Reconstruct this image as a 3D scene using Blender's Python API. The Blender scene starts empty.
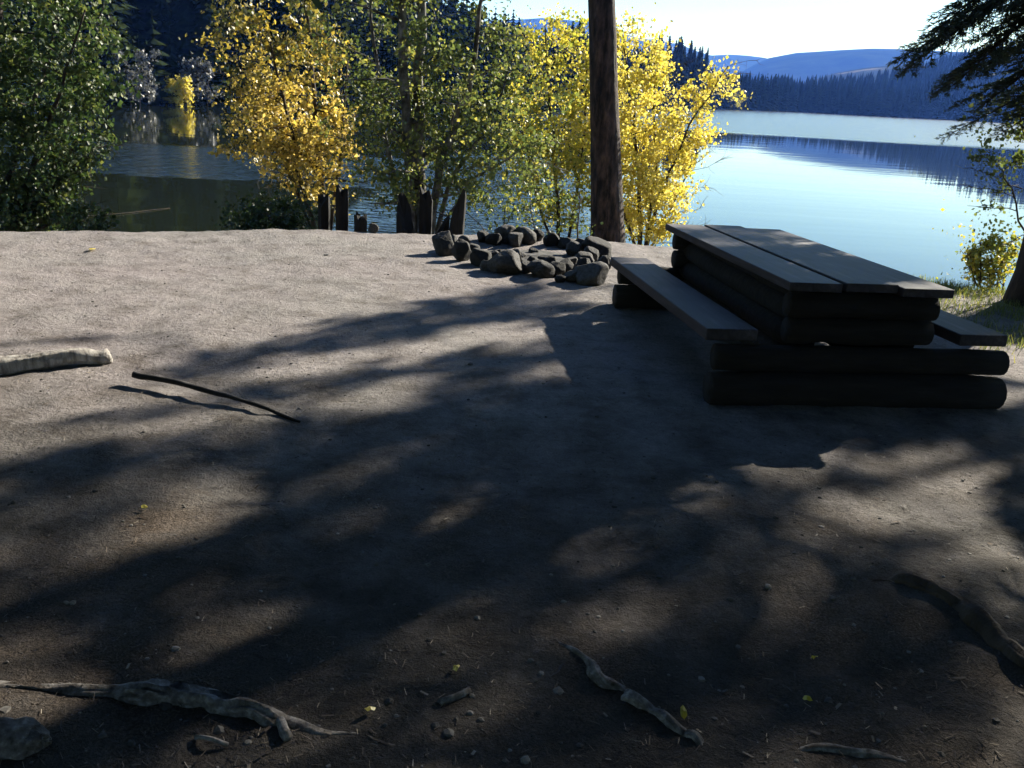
import bpy, math, random
import numpy as np
from mathutils import Vector, Matrix, Euler, noise as mnoise

scene = bpy.context.scene
COL = scene.collection
R = math.radians

# ------------------------------------------------------------------ camera
FOC, PITCH, ROLL, CAM_H = 898.4, R(18.18), R(3.4), 1.773
CF = np.array([0, math.cos(PITCH), -math.sin(PITCH)])
_R0 = np.array([1.0, 0, 0]); _U0 = np.cross(_R0, CF)
CR = math.cos(ROLL) * _R0 + math.sin(ROLL) * _U0
CU = math.cos(ROLL) * _U0 - math.sin(ROLL) * _R0
CAM = np.array([0, 0, CAM_H])
cam_data = bpy.data.cameras.new("camera")
cam = bpy.data.objects.new("camera", cam_data); COL.objects.link(cam)
cam_data.sensor_width = 36; cam_data.lens = FOC * 36 / 1024
cam_data.clip_start = 0.05; cam_data.clip_end = 20000
cam.matrix_world = Matrix(((CR[0], CU[0], -CF[0], 0), (CR[1], CU[1], -CF[1], 0), (CR[2], CU[2], -CF[2], CAM_H), (0, 0, 0, 1)))
scene.camera = cam

# ------------------------------------------------------------------ sky, sun, exposure
SUN_AZ, SUN_EL = R(42.2), R(24.5)
world = bpy.data.worlds.new("World"); scene.world = world; world.use_nodes = True
wn = world.node_tree
sky = wn.nodes.new('ShaderNodeTexSky'); sky.sky_type = 'NISHITA'; sky.sun_disc = False
sky.sun_elevation = SUN_EL; sky.sun_rotation = SUN_AZ
sky.air_density = 1.0; sky.dust_density = 0.25; sky.ozone_density = 1.6; sky.altitude = 700
tn_ = wn.nodes.new('ShaderNodeMix'); tn_.data_type = 'RGBA'; tn_.blend_type = 'MULTIPLY'; tn_.inputs[0].default_value = 1.0
tn_.inputs[7].default_value = (0.72, 0.88, 0.95, 1)
wn.links.new(sky.outputs[0], tn_.inputs[6]); wn.links.new(tn_.outputs[2], wn.nodes['Background'].inputs[0])
wn.nodes['Background'].inputs[1].default_value = 0.05
sl = bpy.data.lights.new("sun", 'SUN'); sl.energy = 5.0; sl.angle = R(0.53); sl.color = (1.0, 0.965, 0.95)
sun = bpy.data.objects.new("sun", sl); COL.objects.link(sun)
SDIR = Vector((math.sin(SUN_AZ) * math.cos(SUN_EL), math.cos(SUN_AZ) * math.cos(SUN_EL), math.sin(SUN_EL)))
sun.rotation_euler = SDIR.to_track_quat('Z', 'Y').to_euler(); sun.location = (30, 33, 30)
vs = scene.view_settings
vs.view_transform = 'Standard'; vs.look = 'None'; vs.gamma = 1.0; vs.exposure = 1.85; vs.use_curve_mapping = False
scene.cycles.use_denoising = True
scene.cycles.max_bounces = 8; scene.cycles.diffuse_bounces = 2; scene.cycles.transparent_max_bounces = 8; scene.cycles.volume_bounces = 0
scene.cycles.caustics_reflective = False; scene.cycles.caustics_refractive = False

def pix_ray(px, py):
    d = CF * FOC + CR * (px - 512) - CU * (py - 384)
    return d / np.linalg.norm(d)
def on_plane(px, py, z=0.0):
    d = pix_ray(px, py); t = (z - CAM_H) / d[2]
    return CAM + d * t
def at(px, py, Y):
    d = pix_ray(px, py); return CAM + d * (Y / d[1])

# ------------------------------------------------------------------ helpers
def smooth(t):
    t = np.clip(t, 0, 1); return t * t * (3 - 2 * t)

class MB:
    """collects verts and faces (with an optional per-vertex tint) and links them as one mesh object"""
    def __init__(self): self.v = []; self.f = []; self.n = 0; self.t = []; self.m = []
    def add(self, verts, faces, tint=0.5, mat=0):
        verts = np.asarray(verts, float).reshape(-1, 3)
        self.v.append(verts)
        self.f += [tuple(int(i) + self.n for i in f) for f in faces]
        self.m += [mat] * len(faces)
        self.t.append(np.full(len(verts), tint) if np.isscalar(tint) else np.asarray(tint, float))
        self.n += len(verts)
    def quads(self, Q, tint):                       # Q: (n,4,3) ; tint: (n,)
        n = len(Q)
        if n == 0: return
        self.v.append(Q.reshape(-1, 3)); k = Q.shape[1]
        idx = np.arange(n * k).reshape(n, k) + self.n
        self.f += [tuple(r) for r in idx.tolist()]; self.m += [0] * n
        self.t.append(np.repeat(tint, k)); self.n += n * k
    def tube(self, pts, rad, sides=8, tint=0.5, cap=True, mat=0, bump=0.0, rng=None, furrow=0.0):
        pts = [np.asarray(p, float) for p in pts]; n = len(pts)
        if np.isscalar(rad): rad = [rad] * n
        V = []; prev = None; seed0 = rng.uniform(0, 50) if rng is not None else 0
        for i, p in enumerate(pts):
            d = pts[min(i + 1, n - 1)] - pts[max(i - 1, 0)]
            d = d / (np.linalg.norm(d) + 1e-9)
            if prev is None:
                a = np.array([0, 0, 1.0]) if abs(d[2]) < 0.9 else np.array([1.0, 0, 0])
                u = np.cross(d, a)
            else:
                u = prev - d * np.dot(prev, d)
            u = u / (np.linalg.norm(u) + 1e-9); prev = u; w = np.cross(d, u)
            for k in range(sides):
                a = 2 * math.pi * k / sides
                r = rad[i]
                if rng is not None and bump:
                    r *= 1 + bump * (1.3 * mnoise.noise(Vector((math.cos(a) * 1.1 + seed0, math.sin(a) * 1.1, i * .35))) + .6 * mnoise.noise(Vector((math.cos(a) * 3 + seed0, math.sin(a) * 3, i * .8))))
                    if furrow: r *= 1 + furrow * mnoise.noise(Vector((math.cos(a + i * .03) * 4.5 + seed0, math.sin(a + i * .03) * 4.5, i * .12)))
                V.append(p + (u * math.cos(a) + w * math.sin(a)) * r)
        F = []
        for i in range(n - 1):
            for k in range(sides):
                a = i * sides + k; b = i * sides + (k + 1) % sides
                F.append((a, b, b + sides, a + sides))
        if cap:
            F.append(tuple(range(sides - 1, -1, -1))); F.append(tuple((n - 1) * sides + k for k in range(sides)))
        self.add(V, F, tint, mat)
    def box(self, c, s, rot=0.0, tint=0.5, jit=0.0, rng=None):
        V = []
        for dx in (-1, 1):
            for dy in (-1, 1):
                for dz in (-1, 1):
                    V.append([dx * s[0] / 2, dy * s[1] / 2, dz * s[2] / 2])
        V = np.array(V); cs, sn = math.cos(rot), math.sin(rot)
        V = V @ np.array([[cs, sn, 0], [-sn, cs, 0], [0, 0, 1]]) + np.asarray(c)
        self.add(V, [(0, 1, 3, 2), (4, 6, 7, 5), (0, 4, 5, 1), (2, 3, 7, 6), (0, 2, 6, 4), (1, 5, 7, 3)], tint)
    def mesh(self, name, mats, smooth_shade=False):
        me = bpy.data.meshes.new(name)
        V = np.concatenate(self.v) if self.v else np.zeros((0, 3))
        me.from_pydata(V.tolist(), [], self.f)
        if not isinstance(mats, (list, tuple)): mats = [mats]
        for m in mats: me.materials.append(m)
        if len(mats) > 1: me.polygons.foreach_set('material_index', self.m)
        at_ = me.attributes.new('tint', 'FLOAT', 'POINT')
        at_.data.foreach_set('value', np.concatenate(self.t).astype(np.float32))
        if smooth_shade: me.polygons.foreach_set('use_smooth', [True] * len(me.polygons))
        me.update(); return me
    def build(self, name, mats, parent=None, smooth_shade=False):
        return link(name, self.mesh(name, mats, smooth_shade), parent)

def link(name, me, parent=None):
    o = bpy.data.objects.new(name, me); COL.objects.link(o)
    if parent is not None: o.parent = parent
    return o
def tag(o, label=None, cat=None, group=None, kind=None):
    if label: o['label'] = label
    if cat: o['category'] = cat
    if group: o['group'] = group
    if kind: o['kind'] = kind
    return o
def thing(name, loc, label, cat, group=None, rotz=0.0):
    o = bpy.data.objects.new(name, None); COL.objects.link(o); o.empty_display_size = 0.2
    o.location = loc; o.rotation_euler = (0, 0, rotz)
    return tag(o, label, cat, group)
def bevel(o, w, seg=2):
    m = o.modifiers.new('bevel', 'BEVEL'); m.width = w; m.segments = seg; m.limit_method = 'ANGLE'; return o

# ------------------------------------------------------------------ materials
def new_mat(name):
    m = bpy.data.materials.new(name); m.use_nodes = True
    nt = m.node_tree; nt.nodes.clear()
    out = nt.nodes.new('ShaderNodeOutputMaterial')
    return m, nt, out
def node(nt, t, **kw):
    n = nt.nodes.new(t)
    for k, v in kw.items():
        if k in n.inputs: n.inputs[k].default_value = v
        else: setattr(n, k, v)
    return n
def ramp(nt, fac, stops):
    r = nt.nodes.new('ShaderNodeValToRGB'); cr = r.color_ramp
    while len(cr.elements) < len(stops): cr.elements.new(0.5)
    for e, (p, c) in zip(cr.elements, stops): e.position = p; e.color = (*c, 1)
    nt.links.new(fac, r.inputs[0]); return r.outputs[0]
def leaf_mat(name, stops, trans=0.5, gloss=0.06, rough=0.45):
    m, nt, out = new_mat(name)
    a = node(nt, 'ShaderNodeAttribute', attribute_name='tint')
    c = ramp(nt, a.outputs['Fac'], stops)
    d = node(nt, 'ShaderNodeBsdfDiffuse'); t = node(nt, 'ShaderNodeBsdfTranslucent'); g = node(nt, 'ShaderNodeBsdfGlossy', Roughness=rough)
    nt.links.new(c, d.inputs['Color']); nt.links.new(c, t.inputs['Color'])
    m1 = node(nt, 'ShaderNodeMixShader', Fac=trans); m2 = node(nt, 'ShaderNodeMixShader', Fac=gloss)
    nt.links.new(d.outputs[0], m1.inputs[1]); nt.links.new(t.outputs[0], m1.inputs[2])
    nt.links.new(m1.outputs[0], m2.inputs[1]); nt.links.new(g.outputs[0], m2.inputs[2])
    nt.links.new(m2.outputs[0], out.inputs[0]); return m
def rough_mat(name, stops, scale=(4, 4, 4), detail=8, rough=0.9, bump=0.4, bdist=0.02, scale2=None, spec=0.3, coord='Object', tint_amt=0.0):
    m, nt, out = new_mat(name)
    tc = node(nt, 'ShaderNodeTexCoord'); mp = node(nt, 'ShaderNodeMapping'); mp.inputs['Scale'].default_value = scale
    nt.links.new(tc.outputs[coord], mp.inputs[0])
    n1 = node(nt, 'ShaderNodeTexNoise', Scale=1.0, Detail=detail, Roughness=0.62); nt.links.new(mp.outputs[0], n1.inputs['Vector'])
    fac = n1.outputs['Fac']
    if tint_amt:
        a = node(nt, 'ShaderNodeAttribute', attribute_name='tint')
        mm = node(nt, 'ShaderNodeMix', data_type='FLOAT'); mm.inputs[0].default_value = tint_amt
        nt.links.new(fac, mm.inputs[2]); nt.links.new(a.outputs['Fac'], mm.inputs[3]); fac = mm.outputs[0]
    c = ramp(nt, fac, stops)
    p = node(nt, 'ShaderNodeBsdfPrincipled', Roughness=rough); p.inputs['Specular IOR Level'].default_value = spec
    nt.links.new(c, p.inputs['Base Color'])
    if bump:
        b = node(nt, 'ShaderNodeBump', Strength=bump, Distance=bdist); nt.links.new(n1.outputs['Fac'], b.inputs['Height']); nt.links.new(b.outputs[0], p.inputs['Normal'])
    nt.links.new(p.outputs[0], out.inputs[0]); return m

BARK = rough_mat('dark_bark', [(0.3, (0.012, 0.010, 0.008)), (0.55, (0.05, 0.038, 0.03)), (0.8, (0.10, 0.08, 0.065))], scale=(9, 9, 2.0), bump=0.9, bdist=0.04)
PBARK = rough_mat('pine_bark', [(0.38, (0.006, 0.005, 0.004)), (0.5, (0.036, 0.025, 0.019)), (0.68, (0.11, 0.07, 0.052))], scale=(9, 9, 2.6), bump=1.0, bdist=0.12)
ABARK = rough_mat('aspen_bark', [(0.35, (0.02, 0.018, 0.016)), (0.5, (0.10, 0.095, 0.085)), (0.7, (0.30, 0.29, 0.27))], scale=(6, 6, 5.0), bump=0.5)
NEEDLE = leaf_mat('fir_needles', [(0.0, (0.008, 0.016, 0.009)), (0.5, (0.018, 0.036, 0.018)), (1.0, (0.045, 0.072, 0.03))], trans=0.15, gloss=0.04)
FARN = leaf_mat('far_needles', [(0.0, (0.006, 0.010, 0.005)), (1.0, (0.020, 0.028, 0.010))], trans=0.05, gloss=0.0)
NEEDLEF = leaf_mat('fir_needles_near', [(0.0, (0.012, 0.026, 0.014)), (0.5, (0.032, 0.06, 0.03)), (1.0, (0.09, 0.13, 0.06))], trans=0.35, gloss=0.08)
LOGWOOD = rough_mat('old_log_wood', [(0.3, (0.004, 0.003, 0.003)), (0.6, (0.014, 0.011, 0.0095)), (0.8, (0.035, 0.028, 0.024))], scale=(3, 22, 22), bump=0.5)
STUMP = rough_mat('near_black_wood', [(0.3, (0.003, 0.003, 0.003)), (0.7, (0.014, 0.012, 0.011))], scale=(14, 14, 3), bump=0.8)
DRIFT = rough_mat('weathered_grey_wood', [(0.25, (0.06, 0.05, 0.045)), (0.5, (0.24, 0.22, 0.20)), (0.75, (0.40, 0.38, 0.35))], scale=(30, 30, 5), bump=0.7, bdist=0.015)
ROOTM = rough_mat('root_wood', [(0.3, (0.03, 0.026, 0.024)), (0.5, (0.12, 0.108, 0.10)), (0.75, (0.33, 0.31, 0.29))], scale=(32, 32, 32), bump=0.8, bdist=0.01)
TWIG = rough_mat('dead_twig_wood', [(0.3, (0.03, 0.022, 0.016)), (0.7, (0.14, 0.10, 0.075))], scale=(30, 30, 30), bump=0.3)
STONE = rough_mat('fire_ring_stone', [(0.25, (0.007, 0.0065, 0.0065)), (0.5, (0.026, 0.024, 0.023)), (0.75, (0.09, 0.083, 0.078))], scale=(5, 5, 5), bump=0.6, bdist=0.02, tint_amt=0.35)

# plank material: dark weathered stain, grain along local Y, worn
def plank_mat():
    m, nt, out = new_mat('stained_plank')
    tc = node(nt, 'ShaderNodeTexCoord'); mp = node(nt, 'ShaderNodeMapping'); mp.inputs['Scale'].default_value = (26, 1.6, 26)
    nt.links.new(tc.outputs['Object'], mp.inputs[0])
    n1 = node(nt, 'ShaderNodeTexNoise', Scale=1.0, Detail=9, Roughness=0.65); nt.links.new(mp.outputs[0], n1.inputs['Vector'])
    n2 = node(nt, 'ShaderNodeTexNoise', Scale=3.0, Detail=5); nt.links.new(tc.outputs['Object'], n2.inputs['Vector'])
    mx = node(nt, 'ShaderNodeMix', data_type='FLOAT'); mx.inputs[0].default_value = 0.45
    nt.links.new(n1.outputs['Fac'], mx.inputs[2]); nt.links.new(n2.outputs['Fac'], mx.inputs[3])
    c = ramp(nt, mx.outputs[0], [(0.34, (0.006, 0.005, 0.006)), (0.47, (0.026, 0.021, 0.025)), (0.56, (0.042, 0.034, 0.040)), (0.68, (0.095, 0.078, 0.086))])
    p = node(nt, 'ShaderNodeBsdfPrincipled', Roughness=0.62); nt.links.new(c, p.inputs['Base Color'])
    p.inputs['Specular IOR Level'].default_value = 0.25
    b = node(nt, 'ShaderNodeBump', Strength=0.35, Distance=0.01); nt.links.new(n1.outputs['Fac'], b.inputs['Height']); nt.links.new(b.outputs[0], p.inputs['Normal'])
    nt.links.new(p.outputs[0], out.inputs[0]); return m
PLANK = plank_mat()

def ground_mat():
    m, nt, out = new_mat('sandy_dirt')
    tc = node(nt, 'ShaderNodeTexCoord'); P = tc.outputs['Object']
    def nz(s, d=6, r=0.6):
        n = node(nt, 'ShaderNodeTexNoise', Scale=s, Detail=d, Roughness=r); nt.links.new(P, n.inputs['Vector']); return n.outputs['Fac']
    big, mid, fine, grit = nz(0.45, 4), nz(3.2, 7), nz(24, 8, 0.7), nz(120, 4, 0.7)
    ca = ramp(nt, big, [(0.35, (0.200, 0.196, 0.182)), (0.65, (0.222, 0.192, 0.192))])
    cb = ramp(nt, fine, [(0.28, (0.07, 0.062, 0.055)), (0.45, (0.18, 0.165, 0.160)), (0.62, (0.24, 0.225, 0.222)), (0.78, (0.37, 0.355, 0.345))])
    mx = node(nt, 'ShaderNodeMix', data_type='RGBA'); mx.inputs[0].default_value = 0.55
    nt.links.new(ca, mx.inputs[6]); nt.links.new(cb, mx.inputs[7])
    cc = ramp(nt, grit, [(0.3, (0.55, 0.53, 0.5)), (0.5, (0.95, 0.95, 0.95)), (0.7, (1.25, 1.22, 1.18))])
    m2 = node(nt, 'ShaderNodeMix', data_type='RGBA', blend_type='MULTIPLY'); m2.inputs[0].default_value = 0.85
    nt.links.new(mx.outputs[2], m2.inputs[6]); nt.links.new(cc, m2.inputs[7])
    cd = ramp(nt, mid, [(0.33, (0.60, 0.57, 0.53)), (0.48, (0.92, 0.91, 0.89)), (0.66, (1.12, 1.11, 1.09))])
    m3 = node(nt, 'ShaderNodeMix', data_type='RGBA', blend_type='MULTIPLY'); m3.inputs[0].default_value = 0.9
    nt.links.new(m2.outputs[2], m3.inputs[6]); nt.links.new(cd, m3.inputs[7])
    # darker humus near the camera (forest floor under the firs), darkened further to deepen the shade there; pale trodden sand towards the lake
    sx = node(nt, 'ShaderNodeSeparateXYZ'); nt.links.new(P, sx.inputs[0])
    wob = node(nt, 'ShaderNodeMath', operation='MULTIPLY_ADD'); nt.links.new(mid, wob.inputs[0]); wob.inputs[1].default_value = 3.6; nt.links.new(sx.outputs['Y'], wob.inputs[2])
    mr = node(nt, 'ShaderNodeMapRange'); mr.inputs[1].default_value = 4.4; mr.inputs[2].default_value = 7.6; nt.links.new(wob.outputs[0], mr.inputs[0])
    hum_shade = ramp(nt, mr.outputs[0], [(0.0, (0.40, 0.38, 0.355)), (1.0, (1.30, 1.29, 1.31))])
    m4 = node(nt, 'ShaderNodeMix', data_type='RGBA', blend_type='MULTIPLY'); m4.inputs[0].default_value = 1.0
    nt.links.new(m3.outputs[2], m4.inputs[6]); nt.links.new(hum_shade, m4.inputs[7])
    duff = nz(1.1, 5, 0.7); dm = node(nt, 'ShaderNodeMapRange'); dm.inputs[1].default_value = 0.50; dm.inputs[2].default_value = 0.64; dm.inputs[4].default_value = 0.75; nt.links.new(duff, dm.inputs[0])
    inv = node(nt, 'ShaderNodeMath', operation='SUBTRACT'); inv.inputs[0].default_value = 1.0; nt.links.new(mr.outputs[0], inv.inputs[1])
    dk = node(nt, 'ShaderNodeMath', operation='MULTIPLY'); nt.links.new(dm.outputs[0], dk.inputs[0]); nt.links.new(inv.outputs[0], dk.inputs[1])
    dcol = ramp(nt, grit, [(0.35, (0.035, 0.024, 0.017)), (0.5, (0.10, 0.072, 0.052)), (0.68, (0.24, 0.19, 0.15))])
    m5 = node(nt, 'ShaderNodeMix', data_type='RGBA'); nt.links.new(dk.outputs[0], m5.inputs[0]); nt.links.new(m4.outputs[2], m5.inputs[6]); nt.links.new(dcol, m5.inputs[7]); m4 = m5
    p = node(nt, 'ShaderNodeBsdfPrincipled', Roughness=0.95); p.inputs['Specular IOR Level'].default_value = 0.15
    nt.links.new(m4.outputs[2], p.inputs['Base Color'])
    ad = node(nt, 'ShaderNodeMath', operation='MULTIPLY_ADD'); nt.links.new(grit, ad.inputs[0]); ad.inputs[1].default_value = 0.35; nt.links.new(fine, ad.inputs[2])
    b = node(nt, 'ShaderNodeBump', Strength=1.0, Distance=0.05); nt.links.new(ad.outputs[0], b.inputs['Height']); nt.links.new(b.outputs[0], p.inputs['Normal'])
    nt.links.new(p.outputs[0], out.inputs[0]); return m

def water_mat():
    m, nt, out = new_mat('lake_water')
    tc = node(nt, 'ShaderNodeTexCoord'); P = tc.outputs['Object']
    sx = node(nt, 'ShaderNodeSeparateXYZ'); nt.links.new(P, sx.inputs[0])
    mpw = node(nt, 'ShaderNodeMapping'); mpw.inputs['Scale'].default_value = (0.035, 0.10, 1); nt.links.new(P, mpw.inputs[0])
    wv = node(nt, 'ShaderNodeTexNoise', Scale=1.0, Detail=4); nt.links.new(mpw.outputs[0], wv.inputs['Vector'])
    def mr(src, a, b, lo=0.0, hi=1.0):
        n = node(nt, 'ShaderNodeMapRange'); n.interpolation_type = 'SMOOTHSTEP'
        n.inputs[1].default_value = a; n.inputs[2].default_value = b; n.inputs[3].default_value = lo; n.inputs[4].default_value = hi
        nt.links.new(src, n.inputs[0]); return n.outputs[0]
    def mth(op, a, b):
        n = node(nt, 'ShaderNodeMath', operation=op)
        for i, s in enumerate((a, b)):
            if isinstance(s, (int, float)): n.inputs[i].default_value = s
            else: nt.links.new(s, n.inputs[i])
        return n.outputs[0]
    yw = mth('ADD', sx.outputs['Y'], mth('MULTIPLY', mth('SUBTRACT', wv.outputs['Fac'], 0.5), 14.0))
    far = mr(yw, 112, 128)
    right = mr(sx.outputs['X'], -25, 5)
    far = mth('MULTIPLY', far, right)
    yw2 = mth('ADD', sx.outputs['Y'], mth('MULTIPLY', mth('SUBTRACT', wv.outputs['Fac'], 0.5), 9.0))
    band = mth('MULTIPLY', mr(yw2, 32, 34), mr(yw2, 44, 49, 1.0, 0.0))
    band = mth('MULTIPLY', band, mr(sx.outputs['X'], -3, 5, 1.0, 0.0))
    mid = mth('MULTIPLY', mth('MULTIPLY', mr(sx.outputs['X'], -6, -2), mr(sx.outputs['X'], -1, 4, 1.0, 0.0)), mr(sx.outputs['Y'], 40, 60, 1.0, 0.0))
    rip = mth('MAXIMUM', mth('MULTIPLY', far, 0.12), mth('MAXIMUM', band, mth('MULTIPLY', mid, 0.6)))
    n1 = node(nt, 'ShaderNodeTexNoise', Scale=1.0, Detail=3)
    mp1 = node(nt, 'ShaderNodeMapping'); mp1.inputs['Scale'].default_value = (1.1, 2.2, 1); nt.links.new(P, mp1.inputs[0]); nt.links.new(mp1.outputs[0], n1.inputs['Vector'])
    n2 = node(nt, 'ShaderNodeTexNoise', Scale=1.0, Detail=2)
    mp2 = node(nt, 'ShaderNodeMapping'); mp2.inputs['Scale'].default_value = (0.12, 0.4, 1); nt.links.new(P, mp2.inputs[0]); nt.links.new(mp2.outputs[0], n2.inputs['Vector'])
    b1 = node(nt, 'ShaderNodeBump', Distance=0.30); nt.links.new(n1.outputs['Fac'], b1.inputs['Height']); nt.links.new(mth('MULTIPLY', rip, 1.0), b1.inputs['Strength'])
    b2 = node(nt, 'ShaderNodeBump', Strength=0.03, Distance=0.25); nt.links.new(n2.outputs['Fac'], b2.inputs['Height']); nt.links.new(b1.outputs[0], b2.inputs['Normal'])
    p = node(nt, 'ShaderNodeBsdfPrincipled', IOR=1.33)
    p.inputs['Base Color'].default_value = (0.010, 0.013, 0.005, 1)
    nt.links.new(mth('ADD', mth('MULTIPLY', far, 0.19), mth('ADD', mth('MULTIPLY', rip, 0.08), 0.035)), p.inputs['Roughness'])
    p.inputs['Specular IOR Level'].default_value = 0.5
    nt.links.new(b2.outputs[0], p.inputs['Normal'])
    nt.links.new(p.outputs[0], out.inputs[0]); return m

# ------------------------------------------------------------------ terrain
EX = np.array([-400, -60, -25, -12, -5.6, -4.7, -3.7, -2.66, -1.86, 0, 1.1, 2.0, 3.2, 4.6, 5.4, 7, 12, 30, 80, 400.0])
EY = np.array([-300, -40, -12, 3, 9.6, 10.05, 10.45, 10.8, 11.05, 11.3, 11.4, 11.35, 10.6, 9.75, 9.3, 9.0, 8.6, 6, -10, -200.0])
def vnoise(x, y, s, seed):
    return mnoise.noise(Vector((x * s + seed * 7.3, y * s - seed * 3.1, seed * 1.7)))
def ground_z(x, y, fine=True):
    d = y - np.interp(x, EX, EY)
    z = 0.0
    near = abs(x) < 14 and -8 < y < 16
    if fine and near:
        z += 0.035 * vnoise(x, y, 0.55, 1) + 0.016 * vnoise(x, y, 1.9, 2) + 0.013 * vnoise(x, y, 4.2, 3) + 0.009 * vnoise(x, y, 10.0, 4)
    if d > 0:
        z -= 0.35 * float(smooth(d / 1.2)) + 0.155 * d
        z = max(z, -6.0)
    # mound of soil at the lower right with a root along its top edge
    m = math.exp(-((x - 2.0) / 0.75) ** 2 - ((y - 3.15) / 0.45) ** 2)
    return z + 0.03 * m

def graded(a, b, step, lo, hi, g=1.25):
    core = list(np.arange(a, b + 1e-6, step)); s = step; x = b; out = []
    while x < hi: s *= g; x += s; out.append(x)
    s = step; x = a; low = []
    while x > lo: s *= g; x -= s; low.append(x)
    return np.array(low[::-1] + core + out)
gx = graded(-6.2, 6.2, 0.045, -5000, 5000); gy = graded(1.2, 12.2, 0.045, -3000, 7000)
V = [(x, y, ground_z(x, y)) for y in gy for x in gx]
nx, ny = len(gx), len(gy)
F = [(j * nx + i, j * nx + i + 1, (j + 1) * nx + i + 1, (j + 1) * nx + i) for j in range(ny - 1) for i in range(nx - 1)]
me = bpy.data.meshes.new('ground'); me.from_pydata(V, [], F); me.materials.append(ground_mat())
me.polygons.foreach_set('use_smooth', [True] * len(me.polygons))
tag(link('ground', me), kind='structure', label='bare sandy lakeside ground', cat='ground')

WZ = -2.0
lake = MB(); lake.add([(-4500, 14, WZ), (4500, 14, WZ), (4500, 6500, WZ), (-4500, 6500, WZ)], [(0, 1, 2, 3)])
tag(lake.build('lake_water', water_mat()), kind='structure', label='calm blue lake water', cat='lake')

# ------------------------------------------------------------------ shores and hills (polar strips round the campsite)
HILLM = rough_mat('forest_hill', [(0.35, (0.008, 0.012, 0.008)), (0.55, (0.018, 0.025, 0.015)), (0.75, (0.034, 0.04, 0.022))], scale=(0.012, 0.012, 0.012), bump=0, spec=0.0, rough=1.0)
FIELD = rough_mat('hill_with_meadow', [(0.35, (0.015, 0.022, 0.012)), (0.54, (0.035, 0.042, 0.022)), (0.60, (0.17, 0.14, 0.07)), (0.75, (0.26, 0.21, 0.11))], scale=(0.005, 0.005, 0.02), bump=0, spec=0.0, rough=1.0, detail=3)
def px_dir(px, py):
    d = pix_ray(px, py); h = math.hypot(d[0], d[1]); return math.atan2(d[0], d[1]), d[2] / h
def hill(name, ridge, D, foot_px, label, mat, rough=6.0, nr=26, na=260, back=1.6, seed=5):
    """ridge: (px,py) outline, D: distance of the crest; foot_px: function az -> distance where the slope leaves the lake"""
    az = np.array([px_dir(*r)[0] for r in ridge]); el = np.array([px_dir(*r)[1] for r in ridge])
    Dd = np.array(D, float) if np.ndim(D) else np.full(len(az), float(D))
    A = np.linspace(az[0], az[-1], na); V = []
    for k in range(nr + 1):
        for a in A:
            dr = np.interp(a, az, Dd); zr = CAM_H + np.interp(a, az, el) * dr; d0 = foot_px(a)
            t = k / nr
            if t <= 0.75:
                s = t / 0.75; d = d0 + (dr - d0) * s; z = WZ - 0.6 + (zr - WZ + 0.6) * (0.35 * s + 0.65 * float(smooth(s)))
                w = 4 * s * (1 - s) 
            else:
                s = (t - 0.75) / 0.25; d = dr * (1 + (back - 1) * s); z = zr * (1 - s) + (WZ - 8) * s; w = 0
            x, y = d * math.sin(a), d * math.cos(a)
            q = 1.0 / max(40.0, dr * 0.12)
            z += w * rough * mnoise.fractal(Vector((x * q, y * q, seed)), 0.9, 2.1, 4)
            V.append((x, y, z))
    F = [(k * na + i, k * na + i + 1, (k + 1) * na + i + 1, (k + 1) * na + i) for k in range(nr) for i in range(na - 1)]
    me = bpy.data.meshes.new(name); me.from_pydata(V, [], F); me.materials.append(mat)
    me.polygons.foreach_set('use_smooth', [True] * len(me.polygons))
    return tag(link(name, me), kind='structure', label=label, cat='hill')

SHORE = [(-500, 104), (-200, 104), (40, 106), (110, 106), (225, 107), (400, 112), (513, 117), (560, 112), (600, 109.5), (660, 109), (690, 109.2), (722, 109.6), (800, 112.5), (900, 118), (1000, 123), (1100, 129), (1250, 138), (1500, 158)]
SP = [on_plane(x, y, WZ) for x, y in SHORE]
S_AZ = np.array([math.atan2(p[0], p[1]) for p in SP]); S_D = np.array([math.hypot(p[0], p[1]) for p in SP])
def shore_d(a): return float(np.interp(a, S_AZ, S_D))
hill('hill_shore', [(-500, -90), (-200, -80), (225, -50), (400, 15), (513, 62), (600, 84), (660, 90), (700, 97), (722, 98), (800, 97), (860, 92), (900, 82), (945, 66), (1000, 54), (1100, 38), (1300, 60), (1500, 90)],
     [260, 240, 240, 260, 280, 420, 520, 600, 700, 900, 1000, 1100, 1200, 1250, 1250, 1250, 1250], shore_d, 'dark wooded shore hill round the lake', HILLM, rough=3)
hill('hill_meadow', [(690, 104), (760, 96), (801, 84), (835, 73), (865, 68), (895, 65), (960, 62), (1060, 60), (1200, 70)], 1900, lambda a: 1250.0, 'low pale hill with a yellow meadow', FIELD, rough=6, seed=2)
hill('mountain_round', [(690, 84), (735, 76), (752, 66), (769, 58), (797, 52.5), (835, 50), (872, 48.5), (902, 49.5), (1000, 54), (1100, 62), (1250, 80)], 3300, lambda a: 2100.0, 'broad round blue mountain across the lake', HILLM, rough=22, seed=9)
hill('mountain_far', [(300, 40), (400, 28), (480, 22), (545, 18), (590, 22), (622, 34), (645, 39), (662, 41), (680, 44.5), (697, 51), (711, 55.5), (730, 54.5), (748, 55.5), (764, 57.5), (800, 66), (900, 80), (1000, 90)], 4300, lambda a: 3000.0, 'long distant blue mountain ridge', HILLM, rough=28, seed=4)

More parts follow.
